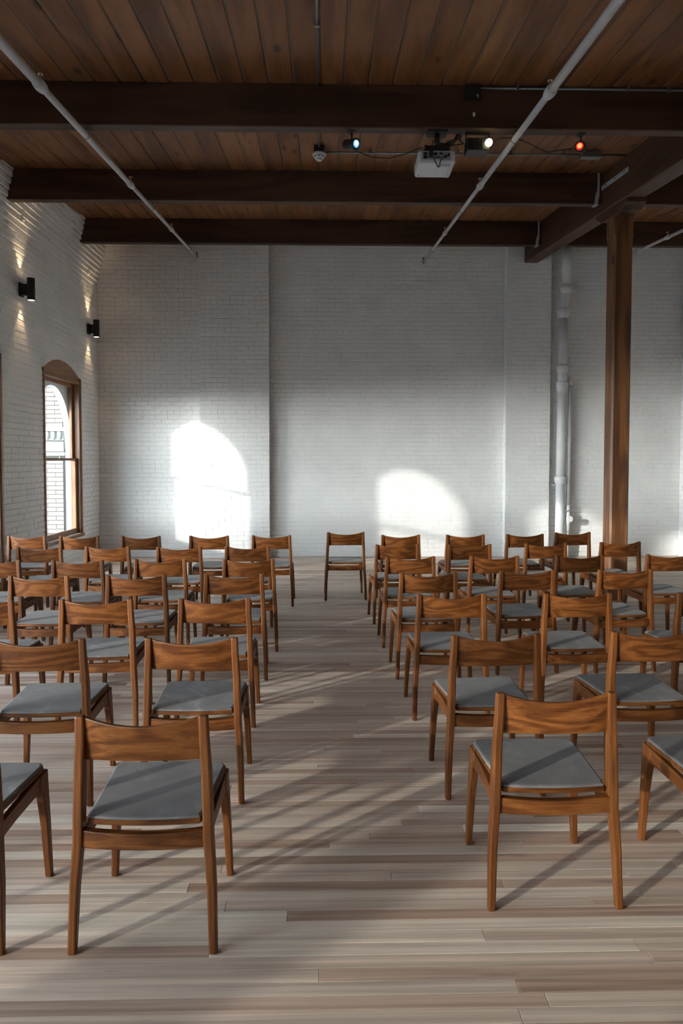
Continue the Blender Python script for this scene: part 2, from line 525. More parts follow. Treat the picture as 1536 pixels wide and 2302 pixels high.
# far wall, seen square on
wall_back = MB().box(XL - TW, XR + TW, YB + .010, YB + TW, -.12, 6.0).build('wall_back', M['brick'], kind='structure')
PIL = [(-2.04, -.897), (3.03, 3.775), (6.06, 7.0)]
PD = .16
def not_pilaster(a, b, z0, z1):
    segs = [(a, b)]
    for (p, q) in PIL:
        out = []
        for (s0, s1) in segs:
            if s1 <= p or s0 >= q: out.append((s0, s1))
            else:
                if s0 < p: out.append((s0, p))
                if s1 > q: out.append((q, s1))
        segs = out
    return segs
bk = Bricks((0, YB, 0), (1, 0, 0), (0, -1, 0))
bk.courses(XL, XR, 0.0, 5.5, hole=not_pilaster, seed=11, phase=2)
bk.finish(wall_back, score=lambda it: abs(it[0] - .9) + abs(it[1] - 1.9) * .7, limit=300)
for i, (p, q) in enumerate(PIL):
    pl = MB().box(p + .010, q - .010, YB - PD + .010, YB + .05, 0, 5.5).build('pilaster', M['brick'], wall_back)
    bk = Bricks((0, YB - PD, 0), (1, 0, 0), (0, -1, 0))
    bk.courses(p, q, 0.0, 5.5, seed=21 + i, phase=2)
    bk.finish(pl, score=lambda it: abs(it[1] - 1.7), limit=(300 if i == 0 else 200 if i == 1 else 0))
    for sx, xx in ((-1, p), (1, q)):
        bk = Bricks((xx, YB - PD / 2, 0), (0, -sx, 0), (sx, 0, 0))
        bk.courses(-PD / 2, PD / 2, 0.0, 5.5, seed=41 + i * 2 + sx)
        bk.finish(pl, limit=0, restname='brick_return')

# ------------------------------------------------------------------ left wall with arched windows
WINS = [9.95, 7.34, 5.25, 3.7, 2.15, .5, -1.2, -2.9, -4.6]
WH = .70                        # half width of an opening
Z_SILL, Z_SPR, RISE = .50, 2.87, .20
_rad = (WH * WH + RISE * RISE) / (2 * RISE)
def arch_in(dy):
    """height of the inner segmental arch at dy from the window's middle"""
    return Z_SPR + math.sqrt(max(0, _rad * _rad - dy * dy)) - (_rad - RISE)
EX_H, EX_SPR, EX_RISE = .70, 1.80, .92
def arch_out(dy):
    return EX_SPR + EX_RISE * math.sqrt(max(0, 1 - (dy / EX_H) ** 2))
def corbel(z):
    return max(0.0, (z - 4.5)) * .24

def arch_prism(mb, x0, x1, yc, hw, fn, ztop, n=20):
    for i in range(n):
        a, b = -hw + 2 * hw * i / n, -hw + 2 * hw * (i + 1) / n
        za, zb = fn(a), fn(b)
        vs = [(x0,yc+a,za),(x1,yc+a,za),(x1,yc+b,zb),(x0,yc+b,zb),(x0,yc+a,ztop),(x1,yc+a,ztop),(x1,yc+b,ztop),(x0,yc+b,ztop)]
        mb.add(vs, [(0,3,2,1),(4,5,6,7),(0,1,5,4),(1,2,6,5),(2,3,7,6),(3,0,4,7)])

mb = MB()
XI = XL - .010                  # mortar plane, bricks stand proud of it
edges = sorted([YF - TW] + [e for c in WINS for e in (c - WH, c + WH)] + [YB + TW])
for k in range(0, len(edges), 2):
    mb.box(XL - TW, XI, edges[k], edges[k + 1], -.12, 3.25)
mb.box(XL - TW, XI, YF - TW, YB + TW, 3.25, 6.0)
for c in WINS:
    mb.box(XL - TW, XI, c - WH, c + WH, -.12, Z_SILL)
    arch_prism(mb, XL - .15, XI, c, WH, arch_in, 3.25)
    arch_prism(mb, XL - TW, XL - .15, c, WH, arch_out, 3.25)
wall_left = mb.build('wall_left', M['brick'], kind='structure')

RING = .105
def left_hole(a, b, z0, z1):
    # along this wall u runs with -y from the far corner: y = YB - u
    zm = (z0 + z1) / 2
    segs = [(a, b)]
    for c in WINS[:2]:
        lim = None
        hw = WH
        if zm < Z_SILL: continue
        if zm <= Z_SPR: lim = hw
        else:
            # outer edge of the ring of arch bricks
            rr = _rad + RING; cy = Z_SPR + RISE - _rad
            d = rr * rr - (zm - cy) ** 2
            if d > 0:
                lim = math.sqrt(d)
                if zm - Z_SPR < RING * .9: lim = min(lim, hw + .045)
                else: lim = min(lim, hw + .03)
        if lim is None: continue
        p, q = YB - (c + lim), YB - (c - lim)
        out = []
        for (s0, s1) in segs:
            if s1 <= p or s0 >= q: out.append((s0, s1))
            else:
                if s0 < p: out.append((s0, p))
                if s1 > q: out.append((q, s1))
        segs = out
    return segs
bk = Bricks((XL, YB, 0), (0, -1, 0), (1, 0, 0))
bk.courses(0.0, 5.2, 0.0, 5.5, hole=left_hole, offf=lambda z: corbel(z), seed=31, phase=4)
for c in WINS[:2]:
    a0 = math.asin(WH / _rad)
    n = 17
    for i in range(n):
        a = -a0 + 2 * a0 * (i + .5) / n
        rr = _rad + RING / 2
        yy = c + rr * math.sin(a); zz = Z_SPR + RISE - _rad + rr * math.cos(a)
        bk.put(YB - yy, zz, RING, 2 * a0 * rr / n, rng.uniform(-.001, .002), math.pi / 2 + a)
bk.finish(wall_left, score=lambda it: abs(it[0] - 2.9) + .35 * abs(it[1] - 2.0), limit=300)

def window(idx, c, detail=True):
    w = empty('window_%d' % idx, (XL, c, 0), kind='structure')
    fr = MB()
    xo, xi = -.145, .0
    t = .06
    # jamb linings and sill/stool
    fr.box(xo, xi, -WH, -WH + t, Z_SILL, Z_SPR + .02); fr.box(xo, xi, WH - t, WH, Z_SILL, Z_SPR + .02)
    fr.box(xo, xi, -WH + t, WH - t, Z_SPR - .075, Z_SPR - .03)
    fr.build('frame', M['frame_wood'], w, bevel=.003, seg=1)
    cs = MB()
    cs.box(-.012, .014, -WH - .012, -WH + .032, Z_SILL - .03, Z_SPR + .01)
    cs.box(-.012, .014, WH - .032, WH + .012, Z_SILL - .03, Z_SPR + .01)
    cs.build('casing', M['frame_wood'], w, bevel=.004, seg=1)
    ty = MB(); n = 20
    xs0, xs1 = -.05, -.012
    for i in range(n):
        a, b = -WH + 2 * WH * i / n, -WH + 2 * WH * (i + 1) / n
        zl = Z_SPR - .035
        vs = [(xs0,a,zl),(xs1,a,zl),(xs1,b,zl),(xs0,b,zl),(xs0,a,arch_in(a)),(xs1,a,arch_in(a)),(xs1,b,arch_in(b)),(xs0,b,arch_in(b))]
        ty.add(vs, [(0,3,2,1),(4,5,6,7),(0,1,5,4),(1,2,6,5),(2,3,7,6),(3,0,4,7)])
    ty.build('arch_panel', M['tympanum'], w)
    MB().box(xo, .035, -WH - .02, WH + .02, Z_SILL - .03, Z_SILL + .012).build('sill', M['frame_wood'], w, bevel=.004)
    zr = 1.65
    for nm, x0, z0, z1, rb, rt in (('lower_sash', -.065, Z_SILL + .012, zr + .02, .085, .04), ('upper_sash', -.11, zr - .02, Z_SPR - .075, .04, .05)):
        s = MB()
        h0, h1 = -WH + t, WH - t
        st = .07
        s.box(x0 - .02, x0 + .02, h0, h0 + st, z0, z1); s.box(x0 - .02, x0 + .02, h1 - st, h1, z0, z1)
        s.box(x0 - .02, x0 + .02, h0 + st, h1 - st, z0, z0 + rb); s.box(x0 - .02, x0 + .02, h0 + st, h1 - st, z1 - rt, z1)
        so = s.build(nm, M['frame_wood'], w, bevel=.003, seg=1)
        MB().box(x0 - .003, x0 + .003, h0 + st, h1 - st, z0 + rb, z1 - rt).build('pane', M['glass'], so)
        if nm == 'lower_sash' and detail:
            l = MB(); l.tube([(x0 + .005, -.02, zr + .022), (x0 + .005, .03, zr + .022)], .009, 8)
            l.tube([(x0 + .005, 0, zr + .02), (x0 + .005, .0, zr + .045), (x0 + .005, .035, zr + .05)], .005, 8)
            l.build('latch', M['chrome'], so)
    return w
for i, c in enumerate(WINS):
    window(i + 1, c, i < 2)

# the two walls out of view
MB().box(XR, XR + TW, YF - TW, YB + TW, -.12, 6.0).build('wall_right', M['plaster'], kind='structure')
MB().box(XL - TW, XR + TW, YF - TW, YF, -.12, 6.0).build('wall_front', M['plaster'], kind='structure')

# ------------------------------------------------------------------ ceiling
mb = MB()
y0, y1 = YF - TW, YB + TW
mb.add([(XL-TW,y0,cz(y0)+.012),(XR+TW,y0,cz(y0)+.012),(XR+TW,y1,cz(y1)+.012),(XL-TW,y1,cz(y1)+.012),
        (XL-TW,y0,cz(y0)+.25),(XR+TW,y0,cz(y0)+.25),(XR+TW,y1,cz(y1)+.25),(XL-TW,y1,cz(y1)+.25)],
       [(0,3,2,1),(4,5,6,7),(0,1,5,4),(1,2,6,5),(2,3,7,6),(3,0,4,7)])
ceiling = mb.build('ceiling', M['ceiling_gap'], kind='structure')
CBW = .2095
BEAMS = [10.6, 8.33, 6.06, 3.79]
BMW = .14
def ceil_board(mb, x0, x1, y0, y1, dz):
    g, c = .0055, .010
    vs = []
    for yy in (y0 + .001, y1 - .001):
        z = cz(yy) + dz
        vs += [(x0+g,yy,z+.03),(x1-g,yy,z+.03),(x1-g,yy,z+c),(x1-g-c,yy,z),(x0+g+c,yy,z),(x0+g,yy,z+c)]
    fs = [(i, (i+1) % 6, 6 + (i+1) % 6, 6 + i) for i in range(6)] + [(5,4,3,2,1,0), (6,7,8,9,10,11)]
    mb.add(vs, fs)
cuts = [YF] + [b - BMW / 2 for b in reversed(BEAMS)] + [YB]
x = XL - .35 + .083
k = 0
restb = MB()
while x < XR:
    for i in range(len(cuts) - 1):
        a, b = cuts[i], cuts[i + 1]
        dz = rng.uniform(-.002, .002)
        if i == 0: ceil_board(restb, x, x + CBW, a, b, dz)
        else:
            m = MB(); ceil_board(m, x, x + CBW, a, b, dz); m.build('ceiling_board', M['ceiling_board'], ceiling)
    x += CBW; k += 1
restb.build('board_field', M['ceiling_board'], ceiling, kind='stuff')

GX0, GX1 = 3.315, 3.535        # girder that carries the beams
gz = lambda y: 3.80 + .096 * y
def beam_prism(mb, x0, x1, yb, wdt, hgt):
    """beam across the room, set square to the sloping ceiling"""
    vs = []
    for xx in (x0, x1):
        vs += [(xx, yb - wdt, bz(yb - wdt)), (xx, yb, bz(yb)), (xx, yb, bz(yb) + hgt), (xx, yb - wdt, bz(yb - wdt) + hgt)]
    mb.add(vs, [(0,1,2,3),(7,6,5,4),(0,4,5,1),(1,5,6,2),(2,6,7,3),(3,7,4,0)])
ORD = ['farthest', 'second farthest', 'third farthest', 'nearest']
for i, yb in enumerate(BEAMS):
    m = MB(); beam_prism(m, XL - .12, GX0 + .001, yb, BMW, .372)
    m.build('ceiling_beam', M['beam_x'], bevel=.008, seg=1,
            label=['dark timber ceiling beam nearest the far brick wall, left of girder', 'dark timber ceiling beam above the post, ending at the metal hanger',
                   'dark timber ceiling beam that the white projector hangs from', 'dark timber ceiling beam closest overhead, left of girder'][i],
            cat='beam', group='beams left of the girder')
    m = MB(); beam_prism(m, GX1 - .001, XR + .1, yb, BMW, .372)
    m.build('ceiling_beam', M['beam_x'], bevel=.008, seg=1,
            label=['dark timber beam nearest the far wall, right of the girder', 'dark timber beam just right of the post top',
                   'dark timber beam right of girder, second nearest overhead', 'dark timber beam closest overhead, right of girder'][i],
            cat='beam', group='beams right of the girder')
m = MB()
y0, y1 = YF + .002, YB - PD - .004
vs = []
for yy in (y0, y1):
    vs += [(GX0, yy, gz(yy)), (GX1, yy, gz(yy)), (GX1, yy, cz(yy) - .002), (GX0, yy, cz(yy) - .002)]
m.add(vs, [(3,2,1,0),(4,5,6,7),(0,1,5,4),(1,2,6,5),(2,3,7,6),(3,0,4,7)])
m.build('girder', M['beam_y'], bevel=.01, seg=1, label='long dark timber girder running towards the far wall above the post', cat='girder')

# post with bolster
PX0, PX1, PY0, PY1 = 3.335, 3.555, 7.86, 8.08
post = empty('timber_post', ((PX0+PX1)/2, (PY0+PY1)/2, 0), label='square brown timber post with chamfered edges standing on the floor', cat='post')
hx, hy = (PX1-PX0)/2, (PY1-PY0)/2
PT = gz(PY0) - .115
m = MB()
ch = lambda c: [(-hx+c,-hy),(hx-c,-hy),(hx,-hy+c),(hx,hy-c),(hx-c,hy),(-hx+c,hy),(-hx,hy-c),(-hx,-hy+c)]
m.loft([[(a, b, z) for (a, b) in ch(c)] for z, c in ((0, .004), (.04, .02), (PT - .25, .022), (PT - .2, .003), (PT, .003))])
m.build('shaft', M['post'], post)
m = MB()
prof = [(-.43, 0), (.43, 0), (.43, -.045), (.36, -.06), (.30, -.10), (.24, -.115), (-.24, -.115), (-.30, -.10), (-.36, -.06), (-.43, -.045)]
secs = []
for xx in (-hx - .004, hx + .004):
    secs.append([(xx, a, gz(post.location.y + a) + b) for (a, b) in prof])
m.loft(secs)
m.build('bolster', M['beam_y'], post, bevel=.004, seg=1)

# steel hangers where beams meet the girder
def hanger(yb, label, strap):
    yf = yb - BMW
    h = empty('beam_hanger', (GX0, yf, bz(yf)), label=label, cat='bracket', group='beam hangers')
    m = MB()
    xs = -.055
    pts = [(xs + .012, -.006, .36), (xs + .012, -.006, .16), (xs, -.01, .11), (xs - .012, -.008, .02), (xs - .012, -.006, -.006), (xs - .012, BMW * .6, .002)]
    secs = []
    for i, (a, b, c) in enumerate(pts):
        hw = .012 if i < 2 else .022
        th = .005
        if i < 4: secs.append([(a - hw, b - th, c), (a + hw, b - th, c), (a + hw, b, c), (a - hw, b, c)])
        elif i == 4: secs.append([(a - hw, b - th, c - th), (a + hw, b - th, c - th), (a + hw, b, c), (a - hw, b, c)])
        else: secs.append([(a - hw, b, c - .012), (a + hw, b, c - .012), (a + hw, b, c - .006), (a - hw, b, c - .006)])
    m.loft(secs); m.build('stirrup', M['strap'], h)
    if strap:
        m = MB()
        ya, yb2 = -.72, .0
        vs = []
        for yy in (ya, yb2):
            z = .155 + .096 * yy
            vs += [(-.006, yy, z), (0, yy, z), (0, yy, z + .05), (-.006, yy, z + .05)]
        m.add(vs, [(3,2,1,0),(4,5,6,7),(0,1,5,4),(1,2,6,5),(2,3,7,6),(3,0,4,7)])
        so = m.build('tie_strap', M['strap'], h)
        for yy in (-.62, -.38, -.14):
            z = .18 + .096 * yy
            MB().tube([(-.010, yy, z), (-.004, yy, z)], .009, 8).build('bolt', M['dark_hole'], so)
hanger(8.33, 'pale steel hanger and strap where beam meets girder near the post', True)
hanger(10.6, 'pale steel hanger at beam end nearest the far wall', False)

# ------------------------------------------------------------------ sprinkler pipes
pz = lambda y: 3.86 + .0925 * y
def sprinkler(x, ystart, yend, joints, label):
    root = empty('sprinkler_pipe', (x, yend, pz(yend)), label=label, cat='pipe', group='white sprinkler pipes')
    P = lambda yy, dz=0.0: (0, yy - yend, pz(yy) - pz(yend) + dz)
    ys = [yend] + joints + [ystart]
    rads = [.0195, .022, .026, .031, .034, .034]
    for i in range(len(ys) - 1):
        r = rads[min(i, 5)]
        MB().tube([P(ys[i]), P(ys[i + 1])], r, 16).build('pipe_section', M['sprinkler'], root)
    for i, j in enumerate(joints):
        r = rads[min(i + 1, 5)]
        c = MB().tube([P(j - .065), P(j - .06), P(j - .022), P(j + .02), P(j + .06), P(j + .065)], [r * 1.05, r * 1.28, r * 1.42, r * 1.34, r * 1.1, r], 16).build('coupling', M['sprinkler'], root)
        # sprinkler head on top of the coupling
        s = MB(); s.tube([P(j, r), P(j, r + .05)], .008, 8); s.tube([P(j, r + .05), P(j, r + .054)], .019, 10)
        s.build('sprinkler_head', M['chrome'], root)
    for yb in BEAMS:
        yh = yb - .07
        if not (ystart < yh < yend): continue
        i = sum(1 for q in ys[1:-1] if yh < q)
        r = rads[min(i, 5)] + .004
        pts = [P(yh + 0) for _ in range(1)]
        c = Vector(P(yh))
        ring = MB().tube([c + Vector((r * math.cos(a), 0, r * math.sin(a))) for a in [2 * math.pi * k / 14 for k in range(15)]], .003, 6, cap=False)
        top = bz(yh) - pz(yh)
        ring.tube([c + Vector((0, 0, r)), c + Vector((0, 0, top))], .004, 6)
        ring.build('hanger', M['grey_metal'], root)
    e = MB().tube([P(yend - .05), P(yend), P(yend + .012)], [.026, .026, .02], 12)
    e.tube([P(yend, .01), P(yend, .07)], .009, 8); e.tube([P(yend, .07), P(yend, .075)], .02, 10)
    e.build('end_fitting', M['grey_metal'], root)
sprinkler(-2.03, 2.2, 11.12, [9.3, 7.35, 5.05], 'white sprinkler pipe slung under the beams near the window wall')
sprinkler(1.655, 2.2, 11.4, [9.4, 7.3, 5.06], 'white sprinkler pipe slung under the beams beside the projector')
sprinkler(4.80, 3.0, 11.2, [9.55, 7.3], 'thin white sprinkler pipe in the bay right of the post')

# ------------------------------------------------------------------ drain stack by the right pilaster
st = empty('drain_stack', (3.96, 11.30, 0), label='white painted cast iron drain pipe in the corner of the right pilaster', cat='pipe')
YS = 0.0
def ring_prof(z, r, h, root=st, x=0.0, yy=0.0, nm='hub'):
    MB().tube([(x,yy,z),(x,yy,z+.004),(x,yy,z+h*.3),(x,yy,z+h*.36),(x,yy,z+h*.9),(x,yy,z+h)], [r*1.02, r*1.14, r*1.18, r*1.32, r*1.34, r*1.2], 22).build(nm, M['white_pipe'], root)
rs = .073
MB().tube([(-.02, 0, 0), (-.012, 0, 1.30)], rs, 22).build('lower_pipe', M['white_pipe'], st)
ring_prof(1.24, rs, .13, x=-.012)
MB().tube([(-.012, 0, 1.34), (0, 0, 2.78)], rs, 22).build('middle_pipe', M['white_pipe'], st)
MB().tube([(0, 0, 2.74), (0, 0, 2.755)], rs * 1.16, 22).build('clamp', M['white_pipe'], st)
ring_prof(2.77, rs, .17)
MB().tube([(0, 0, 2.9), (0, 0, 3.16)], rs * 1.04, 22).build('tee', M['white_pipe'], st)
ring_prof(3.08, rs, .13)
MB().tube([(0, 0, 3.18), (0, 0, 4.02)], rs, 22).build('upper_pipe', M['white_pipe'], st)
ring_prof(3.98, rs, .16)
MB().tube([(0,0,4.1),(0,0,4.17),(.008,0,4.23),(.026,0,4.29),(.04,0,4.35),(.046,0,4.42)], rs * 1.02, 22).build('offset_bend', M['white_pipe'], st)
ring_prof(4.38, rs, .14, x=.046)
MB().tube([(.046, 0, 4.5), (.05, 0, 5.38)], rs, 22).build('top_pipe', M['white_pipe'], st)
sp = MB().tube([(.05, .03, 3.0),(.10, .03, 3.015),(.125, .03, 3.0),(.138, .03, 2.96),(.14, .03, 2.9)], .03, 14).build('branch_elbow', M['white_pipe'], st)
MB().tube([(.14, .03, 2.92), (.128, .03, .86)], .032, 16).build('vent_pipe', M['white_pipe'], st)
for z in (2.88, 1.94, .80):
    MB().tube([(.138 if z > 2 else .132, .03, z),(.138 if z > 2 else .132, .03, z + .01),(.138 if z > 2 else .132, .03, z + .08),(.138 if z > 2 else .132, .03, z + .09)], [.036,.043,.043,.036], 16).build('coupling', M['white_pipe'], st)
vb = MB().tube([(.13,.03,.78),(.13,.03,.74),(.13,.03,.68),(.13,.03,.62),(.13,.03,.56),(.13,.03,.52)], [.034,.04,.05,.05,.04,.03], 16).build('valve_body', M['white_pipe'], st)
MB().tube([(.13,.0,.66),(.13,-.05,.66),(.13,-.055,.66),(.13,-.085,.66),(.13,-.09,.66)], [.03,.03,.052,.052,.045], 18).build('valve_wheel', M['white_pipe'], st)
MB().tube([(.13,.03,.54),(.13,.03,.46)], .036, 14).build('coupling', M['white_pipe'], st)
MB().tube([(.13,.03,.48),(.13,.03,0)], .022, 14).build('supply_pipe', M['white_pipe'], st)
for z in (2.62, 1.22):
    MB().tube([(-.075,.02,z),(-.115,.03,z),(-.115,.15,z)], .008, 8).build('wall_bracket', M['white_pipe'], st)

# ------------------------------------------------------------------ wall sconces
def sconce(y, z, label):
    s = empty('wall_sconce', (XL, y, z), label=label, cat='wall lamp', group='black up and down wall sconces')
    xc = .135
    n = 24; h = .135; r = .047
    m = MB()
    # open cylinder shell: outer wall, rims, inner recess
    prof = [(r - .006, -h + .012), (r - .006, -h), (r, -h), (r, h), (r - .006, h), (r - .006, h - .012)]
    secs = [[(xc + rr * math.cos(2*math.pi*k/n), rr * math.sin(2*math.pi*k/n), zz) for k in range(n)] for rr, zz in prof]
    m.loft(secs, False, True)
    m.build('body', M['black'], s)
    for sg in (-1, 1):
        MB().tube([(xc, 0, sg * (h - .008)), (xc, 0, sg * (h - .004))], r - .007, n).build('lens', M['lamp_warm'], s)
        ld = bpy.data.lights.new('sconce_light', 'SPOT')
        ld.energy = 7; ld.color = (1.0, .70, .40); ld.spot_size = R(62); ld.spot_blend = .75; ld.shadow_soft_size = .012
        lo = bpy.data.objects.new('sconce_light', ld); COL.objects.link(lo); lo.parent = s
        lo.location = (.07, 0, sg * (h + .004))
        lo.rotation_euler = (0 if sg < 0 else math.pi, 0, 0)
    MB().box(.0, .03, -.045, .045, -.09, .075).build('wall_plate', M['black'], s, bevel=.004)
    MB().box(.028, xc - r + .012, -.032, .032, -.075, .06).build('arm', M['black'], s, bevel=.003)
    return s
sconce(8.60, 3.75, 'black cylinder wall sconce between the two windows, nearer one')
sconce(11.03, 3.73, 'black cylinder wall sconce near the far corner, past the arched window')
for yy, t in ((8.62, 'first'), (9.4, 'second'), (10.2, 'third'), (11.0, 'fourth')):
    zz = 4.60
    a = empty('wall_anchor', (XL + corbel(zz), yy, zz), label='small white painted anchor block high on left brick wall, %s from the viewer' % t, cat='anchor', group='painted anchors above the sconces')
    MB().box(-.01, .022, -.035, .035, -.035, .035).build('plate', M['brick'], a, bevel=.006)
    MB().tube([(.02, 0, 0), (.05, 0, 0)], .016, 8).build('stud', M['brick'], a)

# ------------------------------------------------------------------ ceiling electrics
def conduit_y(x, ya, yb, drop, rad, name, parent=None, mat='grey_metal'):
    return MB().tube([(x, ya, cz(ya) - drop), (x, yb, cz(yb) - drop)], rad, 10)
c1 = empty('ceiling_conduit', (-.045, 7.4, cz(7.4)), label='thin grey conduit running along the ceiling boards to the smoke detector', cat='conduit')
for ya, yb in ((1.2, 3.66), (3.78, 5.93), (6.05, 7.36)):
    m = MB().tube([(0, ya - 7.4, cz(ya) - cz(7.4) - .02), (0, yb - 7.4, cz(yb) - cz(7.4) - .02)], .0105, 10); m.build('tube', M['grey_metal'], c1)
for yy in (4.95, 6.6):
    MB().box(-.018, .018, yy - 7.4 - .012, yy - 7.4 + .012, cz(yy) - cz(7.4) - .034, cz(yy) - cz(7.4) - .002).build('clip', M['grey_metal'], c1)
sd = empty('smoke_detector', (-.045, 7.4, cz(7.4)), label='round white smoke detector under the ceiling boards', cat='detector')
MB().box(-.055, .055, -.055, .055, -.075, -.0).build('junction_box', M['black_plastic'], sd, bevel=.004)
n = 24
def lathe(prof, n=24):
    m = MB(); m.loft([[(r * math.cos(2*math.pi*k/n), r * math.sin(2*math.pi*k/n), z) for k in range(n)] for r, z in prof], True); return m
lathe([(.073, -.075), (.073, -.088), (.068, -.098), (.055, -.103)]).build('base', M['white_plastic'], sd)
lathe([(.05, -.10), (.052, -.118), (.046, -.126)]).build('chamber', M['white_plastic'], sd)
lathe([(.03, -.124), (.03, -.142), (.024, -.148)]).build('cap', M['white_plastic'], sd)
for k in range(6):
    a = k * math.pi / 3
    MB().box(-.008, .008, -.0535, -.049, -.117, -.106).build('vent_slot', M['dark_hole'], sd).rotation_euler = (0, 0, a)

yc = 7.46
c2 = empty('ceiling_conduit', (1.4, yc, cz(yc)), label='grey conduit crossing the ceiling boards from detector past the projector', cat='conduit')
MB().tube([(-1.40, 0, -.04), (1.88, 0, -.04)], .011, 10).build('tube', M['grey_metal'], c2)
for xx in (-.9, .05, .62, 1.2): MB().box(xx - .01, xx + .01, -.014, .014, -.054, -.003).build('clip', M['grey_metal'], c2)
MB().box(1.38, 1.60, -.04, .04, -.075, -.004).build('junction_box', M['grey_metal'], c2, bevel=.004)
yk = 5.90
c3 = empty('ceiling_conduit', (2.6, yk, cz(yk)), label='thin grey conduit along the ceiling edge of the projector beam, running right', cat='conduit')
MB().tube([(-1.28, 0, -.03), (2.6, 0, -.03)], .0105, 10).build('tube', M['grey_metal'], c3)
for xx in (-.95, .0, .35): MB().box(xx - .008, xx + .008, -.014, .014, -.046, .0).build('clip', M['grey_metal'], c3)
jb = empty('outlet_box', (1.27, 5.905, cz(5.9) - .06), label='black outlet box with plugs on the beam above the projector', cat='outlet')
MB().box(-.06, .06, -.03, .015, -.07, .05).build('box', M['black_plastic'], jb, bevel=.004)
MB().box(-.012, .03, -.05, -.03, -.10, -.05).build('plug', M['black_plastic'], jb, bevel=.003)
MB().box(.02, .04, -.048, -.028, -.065, -.045).build('cable_end', M['white_plastic'], jb)
MB().add([(-.01,-.045,-.20),(.012,-.045,-.185),(.016,-.045,-.215),(.0,-.045,-.235),(-.01,-.042,-.20),(.012,-.042,-.185),(.016,-.042,-.215),(.0,-.042,-.235)],
         [(0,1,2,3),(7,6,5,4),(0,4,5,1),(1,5,6,2),(2,6,7,3),(3,7,4,0)]).build('tag', M['white_plastic'], jb)
MB().tube([(.0,-.04,-.10),(.005,-.045,-.14),(.004,-.044,-.19)], .003, 6).build('tag_cord', M['black_plastic'], jb)

# projector
YP = 6.02
zb = bz(YP)
pj = empty('projector', (.985, YP, zb), label='white ceiling projector with ports and cables hanging from the beam', cat='projector')
MB().box(-.085, .085, -.075, .045, -.022, .0).build('ceiling_plate', M['black'], pj, bevel=.004)
m = MB(); m.tube([(0, -.02, -.02), (0, -.02, -.13)], .022, 14); m.build('mount_pole', M['black'], pj)
m = MB()
m.box(-.10, .10, -.05, .03, -.155, -.13); m.box(-.11, -.09, -.05, .06, -.16, -.125); m.box(.09, .11, -.05, .06, -.16, -.125)
m.build('mount_bracket', M['black'], pj, bevel=.004)
bt = Matrix.Translation((0, .03, -.155)) @ Matrix.Rotation(R(-3), 4, 'X')
bm_ = MB()
# housing seen from its rear: ports face the viewer
w2, d2, h2 = .162, .24, .115
prof = [(-w2, 0, -h2), (w2, 0, -h2), (w2, 0, 0), (-w2, 0, 0)]
bm_.box(-w2, w2, -.05, d2, -h2, 0)
body = bm_.build('housing', M['white_plastic'], pj, bevel=.022, seg=3); body.matrix_local = bt
pn = MB().box(-.13, .115, -.054, -.049, -.088, -.022).build('port_panel', M['grey_plastic'], body)
for (a, b, c, d) in ((-.118, -.085, -.05, -.028), (-.118, -.085, -.08, -.056), (-.075, -.045, -.045, -.028), (-.03, .0, -.05, -.03), (.02, .05, -.045, -.03), (.062, .085, -.075, -.05), (.09, .108, -.06, -.035), (-.02, .03, -.075, -.064)):
    MB().box(a, b, -.057, -.053, c, d).build('port', M['dark_hole'], pn)
MB().box(.0, .12, -.02, .12, -h2 - .018, -h2 + .01).build('lamp_cover', M['white_plastic'], body, bevel=.008)
for a in (-.13, .13):
    MB().tube([(a, .19, -h2 - .012), (a, .19, -h2)], .012, 10).build('foot', M['white_plastic'], body)
m = MB().tube([(-.055, -.085, -.045), (-.045, -.10, -.085), (-.02, -.10, -.14), (.0, -.09, -.175), (.015, -.09, -.165), (.02, -.09, -.12), (.045, -.09, -.085), (.075, -.075, -.065), (.09, -.06, -.06)], .0045, 8)
m.build('signal_cable', M['black_plastic'], pj).matrix_local = bt
MB().box(-.075, -.04, -.10, -.052, -.075, -.03).build('cable_plug', M['black_plastic'], body, bevel=.006)
MB().tube([(-.06, -.09, -.04), (-.05, -.08, .02), (-.03, -.04, .08), (.03, -.04, .06), (.09, -.05, .05), (.16, -.05, .07), (.20, -.07, .16), (.25, -.12, .30), (.285, -.15, .44)], .005, 8).build('power_cable', M['black_plastic'], pj).matrix_local = bt
for q in range(5):
    a = rng.uniform(-.1, .1)
    MB().tube([(a, -.05, -.01 + .01 * q), (a + .06, -.065, .03), (a + .1 + .02 * q, -.05, .05), (.15 + .012 * q, -.05, .09), (.17 + .008 * q, -.06, .13)], .0045, 7).build('coiled_cable', M['black_plastic'], pj).matrix_local = bt

def spotlight(x, dz, yaw, pitch, lens, core, label):
    s = empty('spotlight', (x, YP, bz(YP)), label=label, cat='spotlight', group='coloured spotlights under the beam')
    MB().box(-.03, .03, -.03, .03, -.012, 0).build('mount_plate', M['black'], s, bevel=.003)
    MB().tube([(0, 0, -.01), (0, 0, dz + .05)], .009, 10).build('stem', M['black'], s)
    m = MB().tube([(0, .09, 0), (0, .085, 0), (0, .07, 0), (0, -.02, 0), (0, -.03, 0), (0, -.062, 0)], [.03, .038, .042, .042, .046, .046], 22)
    b = m.build('can', M['black'], s)
    b.matrix_local = Matrix.Translation((0, 0, dz)) @ Matrix.Rotation(R(yaw), 4, 'Z') @ Matrix.Rotation(R(pitch), 4, 'X')
    MB().tube([(0, -.0615, 0), (0, -.064, 0)], .032, 20).build('lens', lens, b)
    MB().tube([(0, -.0642, .004), (0, -.066, .004)], [.021, .015], 14).build('lamp', core, b)
    return s
spotlight(.245, -.105, 38, 16, M['lamp_blue'], M['lamp_white'], 'small black spotlight with glowing pale blue lens under the beam')
spotlight(2.245, -.115, -28, 12, M['lamp_red'], M['lamp_red_hot'], 'small black spotlight with glowing red lens under the beam')
